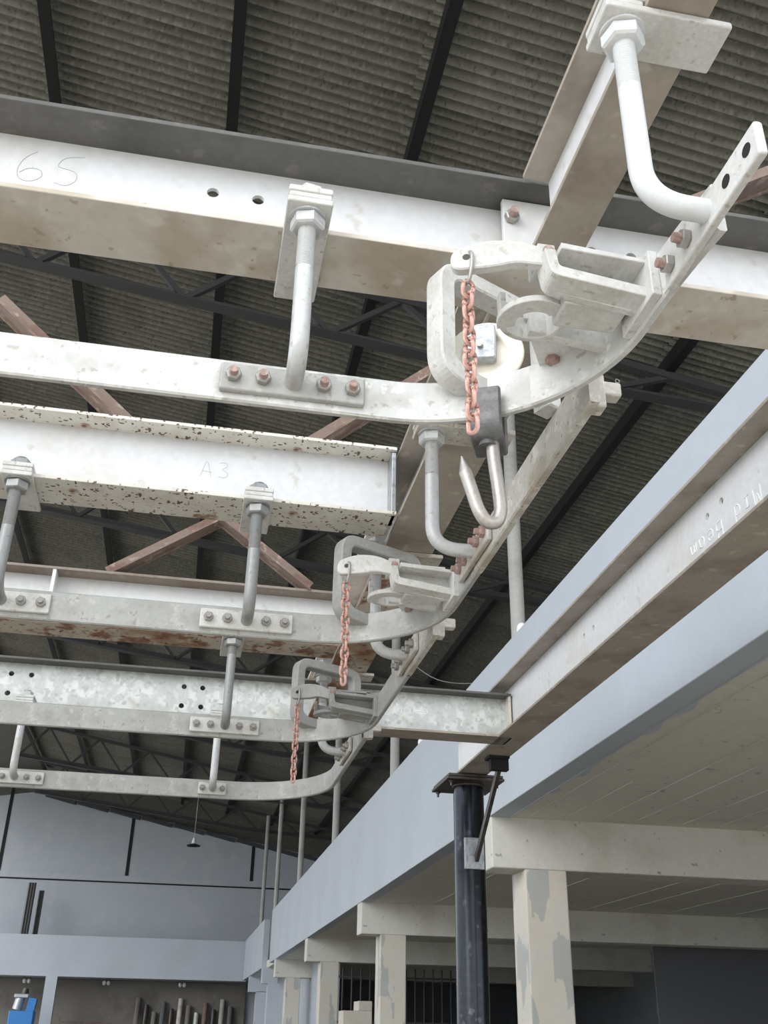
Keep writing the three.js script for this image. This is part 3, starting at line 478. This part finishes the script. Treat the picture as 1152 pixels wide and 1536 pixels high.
// ------------------------------------------------------------------ rail switches: loop, lever, bracket, jaw and gusset, all on the curved rail
const dzs = [0, -1.045, -2.02];
function makeSwitch() {
  const o = thing('rail_switch', 'x', 'rail switch', 'cast rail switches');
  { // loop bridging the rail gap: an open hoop of thick bar in a slanting vertical plane
    const w = 0.031, dp = 0.04, s = new THREE.Shape(), O = 0;
    const y0 = 0.905, y1 = 1.142, s1 = 0.26, R = 0.05;
    s.moveTo(0.15, y0 - 0.004); s.lineTo(0.05, y0 + 0.004); s.quadraticCurveTo(O, y0 + 0.008, O, y0 + 0.06); s.lineTo(O, y1 - R); s.quadraticCurveTo(O, y1, R, y1); s.lineTo(s1 - R, y1); s.quadraticCurveTo(s1, y1, s1, y1 - R); s.lineTo(s1, 0.941);
    s.lineTo(s1 - w, 0.941); s.lineTo(s1 - w, y1 - w - 0.02); s.quadraticCurveTo(s1 - w, y1 - w, s1 - w - 0.02, y1 - w); s.lineTo(w + 0.02, y1 - w); s.quadraticCurveTo(w, y1 - w, w, y1 - w - 0.02); s.lineTo(w, y0 + 0.06); s.quadraticCurveTo(w, y0 + w + 0.006, w + 0.03, y0 + w + 0.004); s.lineTo(0.15, y0 + w - 0.004); s.closePath();
    part(o, 'loop', uvs(slab(s, -dp / 2, dp / 2, 0.003, 10).rotateY(0.43).translate(0.305, 0, -1.252)), M.cast);
  }
  { // lever with the chain eye
    const s = roundPoly([[-0.122, -0.012, 0.02], [-0.122, 0.022, 0.02], [-0.078, 0.036, 0.03], [-0.03, 0.03, 0.02], [0.012, 0.008, 0.006], [0.012, -0.02, 0.006], [-0.034, -0.008, 0.02], [-0.06, -0.012, 0.03]], 0.01);
    circleHole(s, -0.1, 0.008, 0.0075);
    part(o, 'lever', uvs(slab(s, -0.008, 0.008, 0.002, 8).rotateY(-0.36).translate(0.392, 0.94, -0.993)), M.cast);
  }
  { // pivot bracket: a hollow wedge with raised rims reaching out from the rail
    const b = part(o, 'pivot_bracket', uvs(slab(roundPoly([[0.388, 0.955, 0.006], [0.412, 0.955, 0.004], [0.412, 0.942, 0.002], [0.542, 0.934, 0.003], [0.542, 0.874, 0.003], [0.398, 0.893, 0.012]], 0.004), -1.012, -1.0, 0.0012, 5)), M.cast);
    part(b, 'upper_rim', uvs(slab(shapeOf([[0.41, 0.942], [0.542, 0.934], [0.542, 0.927], [0.41, 0.932]]), -1.002, -0.96, 0.001)), M.cast);
    part(b, 'lower_rim', uvs(slab(roundPoly([[0.389, 0.936, 0.002], [0.405, 0.936, 0.002], [0.408, 0.909, 0.006], [0.542, 0.892, 0.002], [0.542, 0.876, 0.002], [0.397, 0.893, 0.012]], 0.004), -1.002, -0.968, 0.001, 5)), M.cast);
    part(b, 'back_bar', [rbox(0.408, 0.525, 0.957, 0.964, -1.035, -1.012, 0.001), rbox(0.512, 0.525, 0.925, 0.962, -1.035, -1.012, 0.001), rbox(0.388, 0.413, 0.93, 0.964, -1.035, -0.99, 0.002)], M.cast);
    part(b, 'root_plate', rbox(0.527, 0.541, 0.868, 0.942, -1.05, -0.95, 0.002), M.cast);
    part(o, 'pivot_pin', cyl(V(0.4, 0.945, -0.99), V(0.4, 0.945, -0.98), 0.0078, 0.0078, 14), M.rustBolt, 'rusty pin head');
    part(o, 'stop_pin', cyl(V(0.478, 0.935, -1.02), V(0.478, 0.962, -1.02), 0.0065, 0.0065, 12), M.rustBolt, 'rusty stop pin');
  }
  { // curved jaw below the lever
    const ring = (r0, r1, y0, y1, a0, a1) => { const s = new THREE.Shape(); s.absarc(0, 0, r1, a0, a1, false); s.absarc(0, 0, r0, a1, a0, true); s.closePath(); return uvs(flat(slab(s, 0, y1 - y0, 0.001, 24)).translate(0.407, y0, -1.075)); };
    part(o, 'jaw', [ring(0.042, 0.05, 0.9, 0.938, -0.3, 3.3), ring(0.026, 0.052, 0.893, 0.903, 2.7, 5.4)], M.cast);
  }
  // sleeve, web and gusset under the bracket
  part(o, 'sleeve', rbox(0.43, 0.522, 0.886, 0.93, -1.066, -1.012, 0.004), M.cast);
  part(o, 'web_plate', uvs(slab(shapeOf([[0.412, 0.905], [0.53, 0.89], [0.53, 0.942], [0.412, 0.942]]), -1.118, -1.104, 0.001)), M.cast);
  const gs = shapeOf([[0.405, 1.11], [0.543, 1.09], [0.545, 1.13], [0.53, 1.165], [0.47, 1.225]]); 
  const gp = part(o, 'gusset', uvs(flat(slab(gs, 0, 0.012, 0.001)).translate(0, 0.93, 0)), M.cast);
  part(gp, 'gusset_bolt', nutGeo(V(0.478, 0.925, -1.192), V(0, -1, 0), 0.011, 0.01), M.rustBolt, 'rust red bolt');
  return o;
}
const sw0 = makeSwitch(); settle(sw0);
sw0.userData.label = 'cast rail switch with lever, beside the white nylon roller';
for (const [k, l] of [[1, 'cast rail switch with loop coloured grey for shade and pale lever under the flaked beam end'], [2, 'cast rail switch coloured grey for shade in front of the galvanised beam']]) copyOf(sw0, 0, 0, dzs[k], l).traverse(m => { if (m.name === 'loop' || (k === 2 && m.material === M.cast)) m.material = M.castShaded; });  // rear switches take the grey copy to stand for shade under the beams

// chains on the switch levers
function chain(dz, label) {
  const o = thing('pull_chain', label, 'chain', 'rusty pull chains'), x = 0.2985, z = -1.028 + dz, n = 12, pitch = 0.0195;
  part(o, 'top_hook', tube([V(x, 0.944, z - 0.014), V(x, 0.954, z - 0.013), V(x, 0.9595, z - 0.004), V(x + 0.002, 0.957, z + 0.008), V(x + 0.003, 0.944, z + 0.0145), V(x + 0.003, 0.93, z + 0.012), V(x + 0.001, 0.912, z + 0.004), V(x - 0.002, 0.9095, z - 0.003), V(x - 0.004, 0.914, z - 0.007)], 0.0028, 30, 8), M.steel, 'bright bent wire hook');
  const link = (turn) => { const pts = []; for (let k = 0; k < 20; k++) { const a = k / 20 * Math.PI * 2, c = Math.cos(a), s = Math.sin(a); pts.push(V(0.0075 * c, 0.0075 * s + Math.sign(s) * 0.0064 * Math.min(1, Math.abs(s) * 3), 0)); } return tube(pts, 0.0031, 28, 7, true).rotateY(turn); };
  const A = link(0.35), B = link(0.35 + Math.PI / 2);
  let px = 0, pz = 0;
  for (let k = 0; k < n; k++) { const m = part(o, 'chain_link', k % 2 ? B : A, M.chain); px += rr(-0.0008, 0.0008); m.position.set(x + px, 0.898 - k * pitch, z + pz); m.rotation.y = rr(-0.25, 0.25); m.rotation.z = rr(-0.06, 0.06); }
  settle(o);
}
chain(dzs[0], 'rusty pull chain hanging in front of the white nylon roller');
chain(dzs[1], 'rusty pull chain on the switch under the flaked beam');
chain(dzs[2], 'dark rusty pull chain on the switch by the galvanised beam');

{ // roller hook riding on the curved rail
  const o = thing('roller_hook', 'meat hook hung from a white nylon roller on the curved rail', 'hook'), T = new THREE.Matrix4().makeRotationY(-0.42).setPosition(0.402, 0, -1.292), put = g => uvs(g.applyMatrix4(T));
  const prof = [[0, -0.018], [0.043, -0.018], [0.045, -0.01], [0.045, 0.006], [0.062, 0.009], [0.065, 0.013], [0.062, 0.018], [0.04, 0.02], [0.037, 0.012], [0.018, 0.012], [0.018, 0.02], [0, 0.02]].map(p => new THREE.Vector2(...p));
  part(o, 'nylon_wheel', put(new THREE.LatheGeometry(prof, 40).rotateX(Math.PI / 2).translate(0, 0.985, 0)), M.nylon, 'white nylon wheel');
  const fork = part(o, 'fork', put(slab(roundPoly([[-0.026, 0.968], [0.02, 0.964], [0.022, 1.03], [-0.026, 1.036]], 0.006), 0.014, 0.034, 0.002)), M.zinc, 'grey forged fork end');
  part(fork, 'axle_end', put(new THREE.CylinderGeometry(0.005, 0.005, 0.008, 12).rotateX(Math.PI / 2).translate(-0.004, 0.99, 0.036)), M.steel);
  // strap: front lip, trough under the rail, back leg up to the axle
  const u = new THREE.Shape(); u.moveTo(0.046, 0.9); u.lineTo(0.046, 0.855); u.quadraticCurveTo(0.046, 0.818, 0.014, 0.818); u.lineTo(-0.02, 0.818); u.quadraticCurveTo(-0.048, 0.818, -0.048, 0.85); u.lineTo(-0.048, 0.985); u.lineTo(-0.036, 0.985); u.lineTo(-0.036, 0.85); u.quadraticCurveTo(-0.036, 0.832, -0.018, 0.832); u.lineTo(0.012, 0.832); u.quadraticCurveTo(0.032, 0.832, 0.032, 0.858); u.lineTo(0.032, 0.9); u.quadraticCurveTo(0.039, 0.908, 0.046, 0.9); u.closePath();
  part(o, 'strap', put(slab(u, -0.026, 0.026, 0.003, 10).rotateY(-Math.PI / 2)), M.castDark, 'dark grey cast strap');
  part(o, 'swivel', put(new THREE.CylinderGeometry(0.013, 0.015, 0.01, 20).translate(0.0, 0.816, 0.012)), M.castDark);
  const hk = [[0.404, 0.826], [0.406, 0.79], [0.412, 0.73], [0.413, 0.70], [0.406, 0.682], [0.393, 0.68], [0.381, 0.695], [0.368, 0.735], [0.36, 0.762]].map(([x, y]) => V(x, y, -1.28));
  part(o, 'hook', [tube(hk, 0.0102, 60, 14), cyl(V(0.3603, 0.761, -1.28), V(0.3545, 0.789, -1.28), 0.0102, 0.0012, 14)], M.steel, 'bright pointed steel hook');
  settle(o);
}

// ------------------------------------------------------------------ black steel post under the wide beam
{ const o = thing('steel_post', 'black steel pipe post with a welded top plate under the wide beam', 'post');
  part(o, 'pipe', cyl(V(1.41, FL, -5.1), V(1.41, 1.155, -5.1), 0.078, 0.078, 40), M.blackSteel);
  part(o, 'weld_collar', uvs(new THREE.TorusGeometry(0.078, 0.008, 8, 40).rotateX(Math.PI / 2).translate(1.41, 1.152, -5.1)), M.darkPlate);
  const tp = part(o, 'top_plate', [rbox(1.262, 1.56, 1.156, 1.17, -5.3, -4.95, 0.003), rbox(1.27, 1.555, 1.172, 1.186, -5.29, -4.955, 0.003)], M.darkPlate);
  for (const [x, z] of [[1.29, -5.27], [1.53, -5.27], [1.29, -4.985], [1.53, -4.985]]) part(tp, 'bolt', [nutGeo(V(x, 1.15, z), V(0, 1, 0), 0.012, 0.01), cyl(V(x, 1.148, z), V(x, 1.128, z), 0.006)], M.darkPlate);
  part(o, 'patch_plate', rbox(1.362, 1.462, 0.735, 0.885, -5.035, -5.015, 0.003), M.zinc, 'square welded patch');
  part(o, 'brace_bar', bar(V(1.42, 0.78, -5.016), V(1.43, 1.135, -4.625), 0.018, 0.03), M.darkPlate);
  part(o, 'brace_cleat', [rbox(1.372, 1.474, 1.18, YB - 0.0005, -4.66, -4.58, 0.002), rbox(1.385, 1.474, 1.128, 1.185, -4.64, -4.6, 0.002)], M.black);
  settle(o); }

// ------------------------------------------------------------------ small things at the far end
{ const o = thing('pendant_lamp', 'small hanging lamp with a shallow dish shade below the truss', 'lamp'), x = 0.21, z = -26.9;
  part(o, 'cord', cyl(V(x, 4.3, z), V(x, 5.6, z), 0.008), M.post);
  part(o, 'holder', uvs(new THREE.LatheGeometry([[0, 0.14], [0.03, 0.14], [0.06, 0], [0, 0]].map(p => new THREE.Vector2(...p)), 16).translate(x, 4.24, z)), M.chalk);
  part(o, 'shade', uvs(new THREE.LatheGeometry([[0.05, 0.04], [0.17, 0], [0.172, -0.02], [0.165, -0.01], [0.05, 0.03], [0.05, 0.04]].map(p => new THREE.Vector2(...p)), 28).translate(x, 4.2, z)), M.purlin); settle(o); }
for (const [x0, x1, z, h] of [[-4.33, -4.11, -32.1, 3.76], [-4.02, -3.88, -32.3, 3.58]]) { // folded steel lengths leaning on the end balcony
  const pts = [], w = x1 - x0; for (let k = 0; k < 7; k++) pts.push([x0 + w * k / 6, z + (k % 2 ? 0.05 : 0)]);
  single('folded_panel', x0 < -4.1 ? 'wide folded grey steel length standing on the end balcony' : 'narrow folded grey steel length standing on the end balcony', 'steel panel', sweep(pts, [[-0.006, 1.5], [0.006, 1.5], [0.006, h], [-0.006, h]]), M.castDark);
}
[[-4.0, 1.19], [-1.81, 1.19], [0.33, 1.19]].forEach(([x, y]) => { const z = -32.6, o = thing('bulb_fitting', 'pair of bare white bulbs under the end balcony', 'light bulbs', 'bulb fittings under the end balcony');
  part(o, 'rose', box(x - 0.1, x + 0.1, 1.27, 1.31, z - 0.05, z + 0.05), M.dark);
  for (const s of [-1, 1]) part(o, 'bulb', uvs(new THREE.SphereGeometry(0.05, 14, 10).scale(1, 1.25, 1).translate(x + s * 0.06, y + 0.02, z)), M.chalk); settle(o); });
{ const o = thing('blue_machine', 'blue upright machine with a grey motor head', 'machine'), z = -30.2;
  part(o, 'body', [rbox(-4.02, -3.4, FL, 0.42, z - 0.5, z, 0.03), bar(V(-3.55, 0.2, z - 0.2), V(-3.48, 0.72, z - 0.2), 0.3, 0.2)], M.blue);
  part(o, 'motor', [cyl(V(-3.86, 0.45, z - 0.2), V(-3.8, 0.8, z - 0.2), 0.13, 0.12), rbox(-3.96, -3.6, 0.72, 0.82, z - 0.35, z - 0.05, 0.02)], M.zinc);
  part(o, 'cap', cyl(V(-3.72, 0.82, z - 0.2), V(-3.7, 0.95, z - 0.2), 0.1, 0.07), M.darkPlate); settle(o); }
{ const cols = [M.dullTan, M.darkPlate, M.dullTan, M.dark, M.darkPlate, M.tanWhite, M.dullTan, M.galv, M.rustSteel, M.darkPlate, M.post, M.dark];
  cols.forEach((m, k) => single('leaning_pipe', ['brownish', 'dark', 'tan', 'charcoal', 'short dark', 'pale', 'mottled', 'galvanised', 'reddish', 'thick dark', 'grey', 'slim charcoal'][k] + ' length of pipe leaning in the recess below the end balcony', 'pipe', cyl(V(-0.9 + k * 0.24, FL, -32.55), V(-0.86 + k * 0.24, 0.86 - (k * 37 % 5) * 0.09, -32.95), 0.07, 0.07, 12), m, 'pipes leaning below the end balcony')); }
{ const o = thing('metal_rack', 'thin rusty metal rack against the recess wall', 'rack'), z = -32.7;
  for (const x of [-2.95, -1.6]) part(o, 'upright', bar(V(x, FL, z), V(x, 0.35, z), 0.04, 0.04, V(0, 0, 1)), M.rustSteel); for (const y of [-0.3, 0.2]) part(o, 'rail', bar(V(-2.95, y, z), V(-1.6, y, z), 0.03, 0.03), M.rustSteel); settle(o); }
{ const o = thing('iron_grille', 'iron bar grille standing between the far columns', 'grille'), z = -18.9;
  for (let k = 0; k < 14; k++) part(o, 'bar', cyl(V(2.75 + k * 0.16, FL, z), V(2.75 + k * 0.16, 1.05, z), 0.014, 0.014, 8), M.truss); for (const y of [-0.6, 0.2, 0.9]) part(o, 'cross_bar', bar(V(2.7, y, z), V(5.0, y, z), 0.02, 0.03), M.truss); settle(o); }
[[2.1, 2.5, -0.05, 0.12, 'lowest grey concrete block'], [2.22, 2.6, 0.12, 0.285, 'middle grey concrete block'], [2.42, 2.6, 0.285, 0.4, 'topmost grey concrete block']].forEach(([x0, x1, y0, y1, l]) => single('concrete_block', l + ' of the stack behind the second column', 'block', rbox(x0, x1, y0, y1, -14.7, -14.3, 0.008), M.concrete, 'stacked concrete blocks'));
single('block_pallet', 'grey masonry base under the stacked concrete blocks', 'base', rbox(2.0, 2.7, FL, -0.05, -14.8, -14.2, 0.01), M.concrete);
[[-3.95, 'near the truss with chalk letter'], [-9.2, 'near the second truss']].forEach(([z, l], k) => single('cement_lump', 'small white lump on the parapet top ' + l, 'lump', uvs(new THREE.SphereGeometry(0.035, 12, 8).scale(1, 1.4, 1).translate(PX + 0.05, 2.41, k ? -9.0 : -6.0)), M.chalk));

single('sagging_cable', 'thin pale cable sagging under the dark roof beyond the galvanised beam', 'cable', tube([V(2.38, 4.36, -11.85), V(2.58, 4.15, -11.8), V(2.88, 3.975, -11.8), V(3.27, 3.95, -11.8), V(3.53, 4.02, -11.8), V(4.4, 5.2, -12.05)], 0.006, 30, 6), M.post);

// everything above was measured from the eye: lift it onto the floor at y = 0
for (const o of scene.children) if (!o.isLight && !o.isCamera && o !== sun.target) o.position.y += CY;
renderer.render(scene, camera);
